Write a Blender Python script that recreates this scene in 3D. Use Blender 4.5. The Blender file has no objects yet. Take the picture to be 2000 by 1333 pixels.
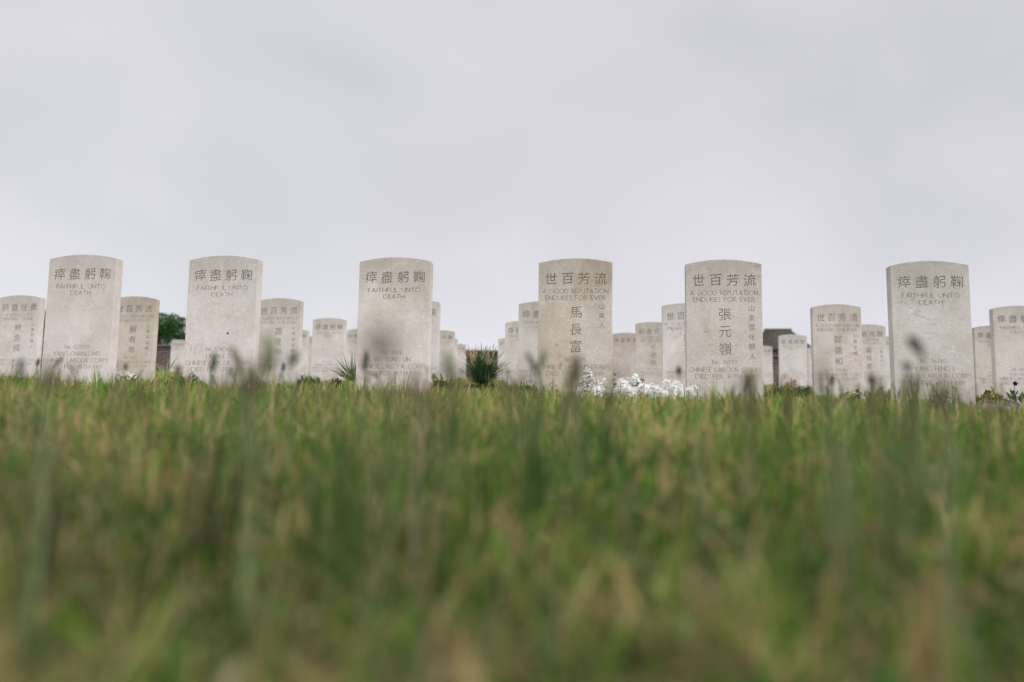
import bpy, math, random
import numpy as np
from mathutils import Vector, Matrix
from mathutils.geometry import delaunay_2d_cdt

SC = bpy.context.scene
COL = SC.collection
random.seed(7); RNG = np.random.default_rng(11)
rad = math.radians

# ---------------------------------------------------------------- camera
F_PX = 1944.0                                   # 35 mm lens on a 36 mm sensor, photo 2000 px wide
def cam_axes(vx=1196, R=14200, xc=1180):
    U = np.array([vx-1000, R, -F_PX]); U /= np.linalg.norm(U)
    a = (xc-1000)/F_PX
    yh = -(a*U[0]-U[2])/U[1]
    Y = np.array([a, yh, -1.0]); Y /= np.linalg.norm(Y)
    return np.array([np.cross(Y, U), Y, U])
M = cam_axes()
cd = bpy.data.cameras.new("camera"); cam = bpy.data.objects.new("camera", cd); COL.objects.link(cam)
cam.matrix_world = Matrix([list(M[0])+[0], list(M[1])+[0], list(M[2])+[0], [0,0,0,1]])
cd.lens = 35.0; cd.sensor_width = 36.0; cd.clip_start = 0.01; cd.clip_end = 2000
cd.dof.use_dof = True; cd.dof.focus_distance = 5.7; cd.dof.aperture_fstop = 2.0
SC.camera = cam
def P(px, py, Y):                               # photo pixel -> world point on the plane y=Y
    d = M @ np.array([(px-1000)/F_PX, (666.5-py)/F_PX, -1.0])
    return Vector(d/d[1]*Y)

# ---------------------------------------------------------------- light
SUN_EL, SUN_AZ = rad(46), rad(112)              # azimuth clockwise from +Y
W = bpy.data.worlds.new("World"); SC.world = W; W.use_nodes = True
nt = W.node_tree; N = nt.nodes; L = nt.links; N.clear()
def node(nt, t, **kw):
    n = nt.nodes.new(t)
    for k, v in kw.items():
        if k[0] == '_': setattr(n, k[1:], v)
        else: n.inputs[k.replace('__', ' ')].default_value = v
    return n
out = node(nt, 'ShaderNodeOutputWorld'); bg = node(nt, 'ShaderNodeBackground', Strength=0.1)
sky = node(nt, 'ShaderNodeTexSky'); sky.sky_type = 'NISHITA'; sky.sun_disc = False
sky.sun_elevation = SUN_EL; sky.sun_rotation = SUN_AZ
tc = node(nt, 'ShaderNodeTexCoord')
mp = node(nt, 'ShaderNodeMapping'); mp.inputs['Scale'].default_value = (1.0, 1.0, 1.5); mp.inputs['Rotation'].default_value = (0.2, 0.45, 0.3)
n1 = node(nt, 'ShaderNodeTexNoise', Scale=3.0, Detail=6, Roughness=0.42, Distortion=0.3)
n2 = node(nt, 'ShaderNodeTexNoise', Scale=1.3, Detail=2.0, Roughness=0.4)
r1 = node(nt, 'ShaderNodeValToRGB')             # grey cloud deck
r1.color_ramp.elements[0].position = 0.34; r1.color_ramp.elements[0].color = (0.635, 0.642, 0.685, 1)
r1.color_ramp.elements[1].position = 0.66; r1.color_ramp.elements[1].color = (0.765, 0.76, 0.80, 1)
r2 = node(nt, 'ShaderNodeValToRGB')             # faint lilac where the cloud thins
r2.color_ramp.elements[0].position = 0.42; r2.color_ramp.elements[0].color = (1, 1, 1, 1)
r2.color_ramp.elements[1].position = 0.62; r2.color_ramp.elements[1].color = (1.0, 0.983, 0.997, 1)
mul = node(nt, 'ShaderNodeMix', _data_type='RGBA', _blend_type='MULTIPLY'); mul.inputs[0].default_value = 1
sep = node(nt, 'ShaderNodeSeparateXYZ')
hz = node(nt, 'ShaderNodeMapRange', _interpolation_type='SMOOTHERSTEP'); hz.inputs[1].default_value = 0.30; hz.inputs[2].default_value = 0.02; hz.inputs[3].default_value = 1.0; hz.inputs[4].default_value = 1.22
ze = node(nt, 'ShaderNodeMapRange', _interpolation_type='SMOOTHSTEP'); ze.inputs[1].default_value = 0.50; ze.inputs[2].default_value = 0.95; ze.inputs[3].default_value = 1.0; ze.inputs[4].default_value = 2.6
be = node(nt, 'ShaderNodeMapRange', _interpolation_type='SMOOTHSTEP'); be.inputs[1].default_value = 0.45; be.inputs[2].default_value = -0.6; be.inputs[3].default_value = 1.0; be.inputs[4].default_value = 2.4
ea = node(nt, 'ShaderNodeMapRange', _interpolation_type='SMOOTHSTEP'); ea.inputs[1].default_value = 0.55; ea.inputs[2].default_value = 0.95; ea.inputs[3].default_value = 1.0; ea.inputs[4].default_value = 3.2
mD = node(nt, 'ShaderNodeMath', _operation='MAXIMUM')   # the deck glows where the sun stands behind it, off to the right
mA = node(nt, 'ShaderNodeMath', _operation='MULTIPLY'); mB = node(nt, 'ShaderNodeMath', _operation='MAXIMUM')
mC = node(nt, 'ShaderNodeMath', _operation='MULTIPLY'); mC.inputs[1].default_value = 10.0
sc_ = node(nt, 'ShaderNodeVectorMath', _operation='SCALE')
mix = node(nt, 'ShaderNodeMix', _data_type='RGBA'); mix.inputs[0].default_value = 0.95
L.new(tc.outputs['Generated'], mp.inputs[0]); L.new(mp.outputs[0], n1.inputs['Vector']); L.new(mp.outputs[0], n2.inputs['Vector'])
L.new(n1.outputs[0], r1.inputs[0]); L.new(n2.outputs[0], r2.inputs[0])
L.new(r1.outputs[0], mul.inputs[6]); L.new(r2.outputs[0], mul.inputs[7])
L.new(tc.outputs['Generated'], sep.inputs[0])
L.new(sep.outputs[2], hz.inputs[0]); L.new(sep.outputs[2], ze.inputs[0]); L.new(sep.outputs[1], be.inputs[0])
L.new(ze.outputs[0], mB.inputs[0]); L.new(be.outputs[0], mB.inputs[1])
L.new(sep.outputs[0], ea.inputs[0]); L.new(mB.outputs[0], mD.inputs[0]); L.new(ea.outputs[0], mD.inputs[1])
L.new(mD.outputs[0], mA.inputs[0]); L.new(hz.outputs[0], mA.inputs[1]); L.new(mA.outputs[0], mC.inputs[0])
L.new(mul.outputs[2], sc_.inputs[0]); L.new(mC.outputs[0], sc_.inputs['Scale'])
L.new(sky.outputs[0], mix.inputs[6]); L.new(sc_.outputs[0], mix.inputs[7])
L.new(mix.outputs[2], bg.inputs[0]); L.new(bg.outputs[0], out.inputs[0])
sl = bpy.data.lights.new("sun", 'SUN'); sl.energy = 1.5; sl.angle = rad(18); sl.color = (1, 0.95, 0.88)
so = bpy.data.objects.new("sun", sl); COL.objects.link(so)
sd = Vector((math.sin(SUN_AZ)*math.cos(SUN_EL), math.cos(SUN_AZ)*math.cos(SUN_EL), math.sin(SUN_EL)))
so.rotation_euler = sd.to_track_quat('Z', 'Y').to_euler()
SC.view_settings.view_transform = 'Standard'; SC.view_settings.look = 'None'
SC.view_settings.exposure = 0.0; SC.view_settings.gamma = 1.0
SC.cycles.use_denoising = True; SC.cycles.max_bounces = 8; SC.cycles.transparent_max_bounces = 8

# ---------------------------------------------------------------- helpers
def tag(o, label=None, cat=None, group=None, kind=None):
    if label: o['label'] = label
    if cat: o['category'] = cat
    if group: o['group'] = group
    if kind: o['kind'] = kind
    return o
def empty(name, loc):
    o = bpy.data.objects.new(name, None); COL.objects.link(o); o.location = loc; o.empty_display_size = .1
    return o
def np_mesh(name, V, Fs, mat, parent=None, loc=None, attr=None, smooth=False):
    """V (n,3); Fs list of arrays (m,k) faces of equal length k; attr: per-vertex dict name->array(n) or (n,3)"""
    me = bpy.data.meshes.new(name); V = np.asarray(V, np.float32)
    me.vertices.add(len(V)); me.vertices.foreach_set('co', V.ravel())
    Fs = [np.asarray(f, np.int32) for f in Fs if len(f)]
    tot = sum(f.size for f in Fs); me.loops.add(tot)
    me.loops.foreach_set('vertex_index', np.concatenate([f.ravel() for f in Fs]))
    npol = sum(len(f) for f in Fs); me.polygons.add(npol)
    sizes = np.concatenate([np.full(len(f), f.shape[1], np.int32) for f in Fs])
    me.polygons.foreach_set('loop_start', np.concatenate([[0], np.cumsum(sizes)[:-1]]).astype(np.int32))
    if smooth: me.polygons.foreach_set('use_smooth', np.ones(npol, bool))
    for k, a in (attr or {}).items():
        a = np.asarray(a, np.float32)
        if a.ndim == 1: at = me.attributes.new(k, 'FLOAT', 'POINT'); at.data.foreach_set('value', a)
        else: at = me.attributes.new(k, 'FLOAT_VECTOR', 'POINT'); at.data.foreach_set('vector', a.ravel())
    me.update(calc_edges=True); me.validate()
    if mat: me.materials.append(mat)
    o = bpy.data.objects.new(name, me); COL.objects.link(o)
    if parent: o.parent = parent
    if loc is not None: o.location = loc
    return o
class MB:
    def __init__(s): s.v = []; s.q = []; s.t = []; s.c = []; s.n = 0
    def add(s, V, Q=(), T=(), c=(0, 0, 0)):
        V = np.asarray(V, float).reshape(-1, 3); s.v.append(V)
        if len(Q): s.q.append(np.asarray(Q)+s.n)
        if len(T): s.t.append(np.asarray(T)+s.n)
        s.c.append(np.tile(np.asarray(c, float), (len(V), 1))); s.n += len(V)
    def build(s, name, mat, parent=None, loc=None, smooth=False):
        return np_mesh(name, np.concatenate(s.v), [np.concatenate(x) if x else np.zeros((0, k), int) for x, k in ((s.q, 4), (s.t, 3))],
                       mat, parent, loc, {'tint': np.concatenate(s.c)}, smooth)
    def box(s, a, b, c=(0, 0, 0)):
        x0, y0, z0 = a; x1, y1, z1 = b
        s.add([(x0,y0,z0),(x1,y0,z0),(x1,y1,z0),(x0,y1,z0),(x0,y0,z1),(x1,y0,z1),(x1,y1,z1),(x0,y1,z1)],
              [(0,3,2,1),(4,5,6,7),(0,1,5,4),(1,2,6,5),(2,3,7,6),(3,0,4,7)], c=c)
    def tube(s, pts, rs, c=(0, 0, 0), k=6):
        V = []; pts = [Vector(p) for p in pts]
        for i, p in enumerate(pts):
            d = (pts[min(i+1, len(pts)-1)]-pts[max(i-1, 0)]).normalized()
            a = d.cross(Vector((0.31, .9, .2))).normalized(); b = d.cross(a)
            for j in range(k):
                t = 2*math.pi*j/k; V.append(p+(a*math.cos(t)+b*math.sin(t))*rs[i])
        Q = [(i*k+j, i*k+(j+1) % k, (i+1)*k+(j+1) % k, (i+1)*k+j) for i in range(len(pts)-1) for j in range(k)]
        s.add([tuple(v) for v in V], Q, c=c)
    def leaf(s, base, d, w, length, up=(0, 0, 1), droop=0.3, c=(0, 0, 0), seg=3, tip=0.05, belly=.45, fold=0.15):
        """a bent tapering leaf: widest at 'belly' of its length"""
        base = np.asarray(base, float); d = np.asarray(d, float); d = d/np.linalg.norm(d)
        up = np.asarray(up, float)
        side = np.cross(d, up)
        if np.linalg.norm(side) < 1e-3: side = np.array([1., 0, 0])
        side = side/np.linalg.norm(side); nrm = np.cross(side, d)
        V = []; p = base.copy(); dd = d.copy(); st = length/seg
        for i in range(seg+1):
            t = i/seg
            ww = w*(max(tip, math.sin(math.pi*min(1, (t*(0.5/belly) if t < belly else .5+.5*(t-belly)/(1-belly)))))) if i else w*.25
            V += [p-side*ww/2+nrm*fold*ww, p.copy(), p+side*ww/2+nrm*fold*ww]
            dd = dd+np.array([0, 0, -1.])*droop/seg; dd = dd/np.linalg.norm(dd); p = p+dd*st
        Q = []
        for i in range(seg):
            a = 3*i; Q += [(a, a+1, a+4, a+3), (a+1, a+2, a+5, a+4)]
        s.add(V, Q, c=c)

# ---------------------------------------------------------------- materials
def mat_new(name):
    m = bpy.data.materials.new(name); m.use_nodes = True
    b = m.node_tree.nodes['Principled BSDF']; return m, m.node_tree, b
def ramp(nt, stops, interp='LINEAR'):
    r = nt.nodes.new('ShaderNodeValToRGB'); r.color_ramp.interpolation = interp
    e = r.color_ramp.elements
    while len(e) < len(stops): e.new(.5)
    for x, (p, c) in zip(e, stops): x.position = p; x.color = (*c, 1) if len(c) == 3 else c
    return r
def mixc(nt, a, b, fac, mode='MIX'):
    m = nt.nodes.new('ShaderNodeMix'); m.data_type = 'RGBA'; m.blend_type = mode
    for s, v in ((0, fac), (6, a), (7, b)):
        if hasattr(v, 'links') or hasattr(v, 'is_linked'): nt.links.new(v, m.inputs[s])
        else: m.inputs[s].default_value = v if s == 0 else (*v, 1)
    return m.outputs[2]
def stone_mat(name, dirt=0.0):
    m, nt, b = mat_new(name); l = nt.links
    tc = node(nt, 'ShaderNodeTexCoord'); oi = node(nt, 'ShaderNodeObjectInfo')
    off = node(nt, 'ShaderNodeVectorMath', _operation='MULTIPLY_ADD')
    cmb = node(nt, 'ShaderNodeCombineXYZ'); 
    for i in range(3): l.new(oi.outputs['Random'], cmb.inputs[i])
    off.inputs[1].default_value = (37, 11, 23); l.new(cmb.outputs[0], off.inputs[0]); l.new(tc.outputs['Object'], off.inputs[2])
    v = off.outputs[0]
    def noise(sc, de=4, ro=.6, di=0, vec=v):
        n = node(nt, 'ShaderNodeTexNoise', Scale=sc, Detail=de, Roughness=ro, Distortion=di); l.new(vec, n.inputs['Vector']); return n.outputs[0]
    base = ramp(nt, [(.3, (.515, .485, .452)), (.7, (.635, .605, .575))]); l.new(noise(5, 5, .65, .6), base.inputs[0])
    # per stone tone
    tone = ramp(nt, [(0, (.90, .87, .83)), (.5, (1.0, .985, .97)), (1, (1.05, 1.03, 1.03))]); l.new(oi.outputs['Random'], tone.inputs[0])
    own = oi.outputs['Color']; own_a = oi.outputs['Alpha']
    c = mixc(nt, base.outputs[0], tone.outputs[0], 1.0, 'MULTIPLY')
    c = mixc(nt, c, own, 1.0, 'MULTIPLY')
    # fine shell grit, light and dark
    g = ramp(nt, [(.36, (.91, .90, .89)), (.52, (1, 1, 1)), (.66, (1.08, 1.075, 1.07))]); l.new(noise(95, 5, .75), g.inputs[0])
    c = mixc(nt, c, g.outputs[0], 1.0, 'MULTIPLY')
    fl = ramp(nt, [(.655, (0, 0, 0)), (.70, (1, 1, 1))]); l.new(noise(58, 2, .5, 1.6), fl.inputs[0])
    fm = node(nt, 'ShaderNodeMath', _operation='MULTIPLY'); fm.inputs[1].default_value = .5; l.new(fl.outputs[0], fm.inputs[0])
    c = mixc(nt, c, (.76, .74, .71), fm.outputs[0])
    # fine worm-like shell traces
    vt = node(nt, 'ShaderNodeTexNoise', Scale=26, Detail=2, Roughness=.5, Distortion=2.2); l.new(v, vt.inputs['Vector'])
    vr = ramp(nt, [(.485, (1, 1, 1)), (.50, (1.10, 1.09, 1.08)), (.515, (1, 1, 1))]); l.new(vt.outputs[0], vr.inputs[0])
    c = mixc(nt, c, vr.outputs[0], 1.0, 'MULTIPLY')
    # brown veins
    vn = ramp(nt, [(.488, (1, 1, 1)), (.5, (.80, .75, .68)), (.512, (1, 1, 1))]); 
    mpv = node(nt, 'ShaderNodeMapping'); mpv.inputs['Scale'].default_value = (1, 1, 2.6); l.new(v, mpv.inputs[0])
    l.new(noise(2.6, 5, .6, .5, mpv.outputs[0]), vn.inputs[0])
    vm = ramp(nt, [(.5, (0, 0, 0)), (.62, (1, 1, 1))]); l.new(noise(3.4, 2), vm.inputs[0])
    c = mixc(nt, c, mixc(nt, c, vn.outputs[0], 1.0, 'MULTIPLY'), vm.outputs[0])
    # buff weather staining in patches
    st = ramp(nt, [(.44, (1, 1, 1)), (.66, (.84, .78, .68))]); l.new(noise(3.1, 5, .7, .8), st.inputs[0])
    c = mixc(nt, c, mixc(nt, c, st.outputs[0], 1.0, 'MULTIPLY'), own_a)
    # grey algae patina that settles on the head of the stone and runs down
    sx = node(nt, 'ShaderNodeSeparateXYZ'); l.new(tc.outputs['Object'], sx.inputs[0])
    mps = node(nt, 'ShaderNodeMapping'); mps.inputs['Scale'].default_value = (1, 1, .25); l.new(v, mps.inputs[0])
    ns = noise(16, 4, .7, .2, mps.outputs[0])
    ad = node(nt, 'ShaderNodeMath', _operation='MULTIPLY_ADD'); ad.inputs[1].default_value = .42; l.new(ns, ad.inputs[0]); l.new(sx.outputs[2], ad.inputs[2])
    pr = node(nt, 'ShaderNodeMapRange', _interpolation_type='SMOOTHSTEP'); pr.inputs[1].default_value = .70; pr.inputs[2].default_value = 1.06; pr.inputs[3].default_value = 0; pr.inputs[4].default_value = .72
    l.new(ad.outputs[0], pr.inputs[0])
    c = mixc(nt, c, mixc(nt, c, (.66, .655, .62), 1.0, 'MULTIPLY'), pr.outputs[0])
    # dark lichen specks
    sp = ramp(nt, [(.74, (1, 1, 1)), (.78, (.42, .38, .33))]); l.new(noise(21, 3, .6, .3), sp.inputs[0])
    c = mixc(nt, c, sp.outputs[0], 1.0, 'MULTIPLY')
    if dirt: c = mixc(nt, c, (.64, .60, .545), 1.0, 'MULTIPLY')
    l.new(c, b.inputs['Base Color']); b.inputs['Roughness'].default_value = .88; b.inputs['Specular IOR Level'].default_value = .25
    bp = node(nt, 'ShaderNodeBump', Strength=.35, Distance=.0025); l.new(noise(120, 5, .7), bp.inputs['Height']); l.new(bp.outputs[0], b.inputs['Normal'])
    return m
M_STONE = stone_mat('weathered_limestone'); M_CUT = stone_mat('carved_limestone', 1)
def tint_mat(name, rough=.55, trans=.35, vary=.25, spec=.3):
    """base colour comes from each mesh's own 'tint' attribute, broken up by noise; thin leaves let light through"""
    m, nt, b = mat_new(name); l = nt.links
    at = node(nt, 'ShaderNodeAttribute'); at.attribute_name = 'tint'
    tc = node(nt, 'ShaderNodeTexCoord'); n = node(nt, 'ShaderNodeTexNoise', Scale=60, Detail=3); l.new(tc.outputs['Object'], n.inputs['Vector'])
    r = ramp(nt, [(.3, (1-vary,)*3), (.7, (1+vary*.6,)*3)]); l.new(n.outputs[0], r.inputs[0])
    c = mixc(nt, at.outputs['Vector'], r.outputs[0], 1.0, 'MULTIPLY')
    l.new(c, b.inputs['Base Color']); b.inputs['Roughness'].default_value = rough; b.inputs['Specular IOR Level'].default_value = spec
    if trans:
        tr = node(nt, 'ShaderNodeBsdfTranslucent'); l.new(c, tr.inputs[0])
        ms = node(nt, 'ShaderNodeMixShader', Fac=trans); l.new(b.outputs[0], ms.inputs[1]); l.new(tr.outputs[0], ms.inputs[2])
        l.new(ms.outputs[0], nt.nodes['Material Output'].inputs[0])
    return m
M_LEAF = tint_mat('leaf', .6, .38, .25, .15); M_GRASS = tint_mat('grass_blade', .8, .45, .2, .03); M_PETAL = tint_mat('petal', .7, .3, .06, .1)
M_STEM = tint_mat('stem', .6, .1, .2); M_HEAD = tint_mat('seed_head', .9, 0, .5)

# ---------------------------------------------------------------- terrain
SLOPE, CROSS = .1025, -.0175
def plane(x, y): return .318+SLOPE*(y-5.1)+CROSS*x
def ground(x, y):
    x = np.asarray(x, float); y = np.asarray(y, float)
    ye = np.where(y < 27, y, 27+(y-27)*np.exp(-np.clip(y-27, 0, 60)/25.)*.35)
    ye = np.where(y < -4, -4+(y+4)*.2, ye)
    xe = 30*np.tanh(x/30)
    z = plane(xe, ye)+.045
    s = np.clip((y-.7)/1.5, 0, 1); s = s*s*(3-2*s); e = 1-np.clip((y-3.6)/1.2, 0, 1)
    z = z+.018*s*e
    lo = np.clip((y+.1)/1.7, 0, 1); z = z-.055*(1-lo*lo*(3-2*lo))
    z = z+.008*np.sin(x*3.1+y*1.7)*np.sin(y*2.3-x*1.1)*np.clip((26-y)/5, 0, 1)
    return z
def G(x, y): return float(ground(x, y))
xs = np.concatenate([-np.geomspace(400, 8, 22), np.linspace(-7.6, 7.6, 77), np.geomspace(8, 400, 22)])
ys = np.concatenate([-np.geomspace(60, 1.5, 14), np.linspace(-1, 8, 91), np.linspace(8.3, 30, 74), np.geomspace(31, 600, 34)])
X, Y = np.meshgrid(xs, ys); Z = ground(X, Y)
nx, ny = len(xs), len(ys); I = np.arange(nx*ny).reshape(ny, nx)
m, nt, b = mat_new('turf_soil'); l = nt.links
tc = node(nt, 'ShaderNodeTexCoord')
na = node(nt, 'ShaderNodeTexNoise', Scale=6, Detail=8, Roughness=.7); nb = node(nt, 'ShaderNodeTexNoise', Scale=70, Detail=5, Roughness=.7)
l.new(tc.outputs['Object'], na.inputs[0]); l.new(tc.outputs['Object'], nb.inputs[0])
ra = ramp(nt, [(.35, (.020, .024, .008)), (.55, (.038, .036, .014)), (.72, (.066, .052, .026))]); l.new(na.outputs[0], ra.inputs[0])
rb = ramp(nt, [(.3, (.5, .5, .5)), (.7, (1.3, 1.3, 1.2))]); l.new(nb.outputs[0], rb.inputs[0])
l.new(mixc(nt, ra.outputs[0], rb.outputs[0], 1., 'MULTIPLY'), b.inputs['Base Color']); b.inputs['Roughness'].default_value = 1
bp = node(nt, 'ShaderNodeBump', Strength=.8, Distance=.01); l.new(nb.outputs[0], bp.inputs['Height']); l.new(bp.outputs[0], b.inputs['Normal'])
M_TURF = m
tag(np_mesh('lawn_ground', np.stack([X, Y, Z], -1).reshape(-1, 3), [np.stack([I[:-1, :-1], I[:-1, 1:], I[1:, 1:], I[1:, :-1]], -1).reshape(-1, 4)], M_TURF, smooth=True),
    'sloping ground of the lawn under the grass', 'ground', kind='structure')
m, nt, b = mat_new('bed_soil'); l = nt.links
tc = node(nt, 'ShaderNodeTexCoord'); nb = node(nt, 'ShaderNodeTexNoise', Scale=45, Detail=8, Roughness=.75); l.new(tc.outputs['Object'], nb.inputs[0])
rb = ramp(nt, [(.3, (.035, .026, .018)), (.7, (.12, .09, .062))]); l.new(nb.outputs[0], rb.inputs[0]); l.new(rb.outputs[0], b.inputs['Base Color']); b.inputs['Roughness'].default_value = 1
bp = node(nt, 'ShaderNodeBump', Strength=1, Distance=.02); l.new(nb.outputs[0], bp.inputs['Height']); l.new(bp.outputs[0], b.inputs['Normal'])
M_SOIL = m
ROWS = [5.1, 8.1, 11.1, 14.1, 17.1, 20.1]
for r in ROWS:
    bx = np.linspace(-.62*r-1.5, .62*r+1.5, 90); by = np.linspace(r-.26, r+.14, 6)
    X, Y = np.meshgrid(bx, by); Z = ground(X, Y)+.006+.02*np.sin((Y-r+.26)/.4*math.pi)
    nx = 90; I = np.arange(540).reshape(6, 90)
    tag(np_mesh('soil_bed', np.stack([X, Y, Z], -1).reshape(-1, 3), [np.stack([I[:-1, :-1], I[:-1, 1:], I[1:, 1:], I[1:, :-1]], -1).reshape(-1, 4)], M_SOIL, smooth=True),
        'narrow planted soil bed along a headstone row', 'flower bed', kind='structure')

# ---------------------------------------------------------------- carved lettering
TXT = bpy.data.curves.new('lettering', 'FONT'); TXT.resolution_u = 3; TXT.offset = -.004
TXO = bpy.data.objects.new('lettering', TXT); COL.objects.link(TXO)
_cj = {}
def cjk(ch):
    if ch not in _cj:
        TXT.body = ch; bpy.context.view_layer.update()
        ev = TXO.evaluated_get(bpy.context.evaluated_depsgraph_get()); me = ev.to_mesh()
        V = [(v.co.x, v.co.y) for v in me.vertices]; Fc = [list(p.vertices) for p in me.polygons]
        ev.to_mesh_clear()
        x0 = min(v[0] for v in V); x1 = max(v[0] for v in V); y0 = min(v[1] for v in V); y1 = max(v[1] for v in V)
        s = 1/.92; cx = (x0+x1)/2; cy = (y0+y1)/2
        _cj[ch] = ([((x-cx)*s, (y-cy)*s+.07*(x-cx)*s) for x, y in V], Fc)   # brush script rises to the right
    return _cj[ch]
def A(cx, cy, rx, ry, a0, a1, n=10):
    return [(cx+rx*math.cos(rad(a0+(a1-a0)*i/n)), cy+ry*math.sin(rad(a0+(a1-a0)*i/n))) for i in range(n+1)]
GL = {
 'A': (.78, [[(0, 0), (.39, 1), (.78, 0)], [(.14, .35), (.64, .35)]]),
 'B': (.56, [[(0, 0), (0, 1)], [(0, 1), (.22, 1)]+A(.22, .76, .25, .24, 90, -90)+[(0, .52)], [(.2, .52)]+A(.24, .26, .30, .26, 90, -90)+[(0, 0)]]),
 'C': (.78, [A(.48, .5, .48, .5, 48, 312, 16)]),
 'D': (.76, [[(0, 0), (0, 1)], [(0, 1), (.26, 1)]+A(.26, .5, .48, .5, 90, -90, 14)+[(0, 0)]]),
 'E': (.48, [[(.48, 1), (0, 1), (0, 0), (.5, 0)], [(0, .52), (.4, .52)]]),
 'F': (.46, [[(.48, 1), (0, 1), (0, 0)], [(0, .52), (.4, .52)]]),
 'G': (.80, [A(.48, .5, .48, .5, 48, 325, 16)+[(.84, .46), (.6, .46)]]),
 'H': (.70, [[(0, 0), (0, 1)], [(.70, 0), (.70, 1)], [(0, .52), (.70, .52)]]),
 'I': (.06, [[(.03, 0), (.03, 1)]]), 'J': (.3, [[(.25, 1), (.25, .1), (.02, -.12)]]),
 'K': (.6, [[(0, 0), (0, 1)], [(.55, 1), (0, .45)], [(.18, .6), (.62, 0)]]),
 'L': (.48, [[(0, 1), (0, 0), (.5, 0)]]),
 'M': (.86, [[(0, 0), (.1, 1), (.43, .12), (.76, 1), (.86, 0)]]),
 'N': (.72, [[(0, 0), (0, 1), (.72, 0), (.72, 1)]]),
 'O': (.94, [A(.47, .5, .47, .5, 0, 360, 20)]),
 'P': (.5, [[(0, 0), (0, 1)], [(0, 1), (.22, 1)]+A(.22, .74, .27, .26, 90, -90)+[(0, .48)]]),
 'Q': (.94, [A(.47, .5, .47, .5, 0, 360, 20), [(.5, .2), (1, -.15)]]),
 'R': (.6, [[(0, 0), (0, 1)], [(0, 1), (.22, 1)]+A(.22, .75, .26, .25, 90, -90)+[(0, .5)], [(.22, .5), (.62, 0)]]),
 'S': (.46, [A(.24, .75, .21, .25, 40, 250, 9)+A(.22, .25, .24, .26, 70, -140, 9)]),
 'T': (.66, [[(0, 1), (.66, 1)], [(.33, 1), (.33, 0)]]),
 'U': (.68, [[(0, 1), (0, .36)]+A(.34, .34, .34, .34, 180, 360, 12)+[(.68, 1)]]),
 'V': (.74, [[(0, 1), (.37, 0), (.74, 1)]]), 'W': (1.04, [[(0, 1), (.27, 0), (.52, .95), (.77, 0), (1.04, 1)]]),
 'X': (.7, [[(0, 0), (.7, 1)], [(0, 1), (.7, 0)]]), 'Y': (.7, [[(0, 1), (.35, .5), (.7, 1)], [(.35, .5), (.35, 0)]]),
 'Z': (.66, [[(0, 1), (.62, 1), (0, 0), (.66, 0)]]),
 'o': (.44, [A(.22, .52, .22, .2, 0, 360, 12), [(.06, .16), (.38, .16)]]),
 '.': (.1, [[(0, .03), (.1, .03)]]),
 '0': (.80, [A(.40, .5, .40, .5, 0, 360, 18)]), '1': (.08, [[(.04, 0), (.04, 1)]]),
 '2': (.5, [A(.24, .72, .23, .28, 160, -30, 9)+[(0, 0), (.52, 0)]]),
 '3': (.46, [A(.2, .76, .22, .24, 130, -90, 9)+A(.2, .26, .27, .26, 90, -130, 9)]),
 '4': (.56, [[(.38, 0), (.38, 1), (0, .32), (.56, .32)]]),
 '5': (.46, [[(.44, 1), (.1, 1), (.07, .58)]+A(.18, .3, .28, .30, 100, -120, 9)]),
 '6': (.54, [A(.48, .31, .48, .70, 180, 118, 5), A(.27, .31, .27, .31, 0, 360, 14)]),
 '7': (.5, [[(0, 1), (.5, 1), (.16, 0)]]),
 '8': (.48, [A(.24, .76, .19, .23, 0, 360, 12), A(.24, .26, .24, .27, 0, 360, 14)]),
 '9': (.54, [A(.26, .69, .27, .31, 0, 360, 14), A(.05, .69, .48, .70, 0, -62, 5)]),
}
def stroke(pts, t):
    """quads of a ribbon of width t along pts; every free end gets a small flare like a chisel serif"""
    pts = [p for i, p in enumerate(pts) if i == 0 or math.hypot(p[0]-pts[i-1][0], p[1]-pts[i-1][1]) > 1e-4]
    for i in range(1, len(pts)-1):
        u = (pts[i][0]-pts[i-1][0], pts[i][1]-pts[i-1][1]); v = (pts[i+1][0]-pts[i][0], pts[i+1][1]-pts[i][1])
        if u[0]*v[0]+u[1]*v[1] < .45*math.hypot(*u)*math.hypot(*v): return stroke(pts[:i+1], t)+stroke(pts[i:], t)
    n = len(pts); L_, R_ = [], []
    closed = math.hypot(pts[0][0]-pts[-1][0], pts[0][1]-pts[-1][1]) < 1e-6
    for i in range(n):
        a = pts[i-1] if i else (pts[-2] if closed else pts[0]); c = pts[i+1] if i < n-1 else (pts[1] if closed else pts[-1])
        d1 = (pts[i][0]-a[0], pts[i][1]-a[1]); d2 = (c[0]-pts[i][0], c[1]-pts[i][1])
        def nz(d):
            h = math.hypot(*d); return (d[0]/h, d[1]/h) if h > 1e-9 else None
        d1, d2 = nz(d1), nz(d2); d1 = d1 or d2; d2 = d2 or d1
        m = (d1[0]+d2[0], d1[1]+d2[1]); h = math.hypot(*m)
        if h < .3: m = d1; h = 1
        m = (m[0]/h, m[1]/h); k = min(1.8, 1/max(.35, m[0]*d1[0]+m[1]*d1[1]))
        w = t/2*k*(1.6 if (i in (0, n-1) and not closed) else 1)
        L_.append((pts[i][0]-m[1]*w, pts[i][1]+m[0]*w)); R_.append((pts[i][0]+m[1]*w, pts[i][1]-m[0]*w))
    return [[L_[i], R_[i], R_[i+1], L_[i+1]] for i in range(n-1)]
def latin_width(s, sp):
    return sum((GL[c][0]+sp) if c != ' ' else .55 for c in s)-sp
HW, HT, TH = 190.5, 813.0, 76.0                 # half width, height, thickness in millimetres
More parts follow.
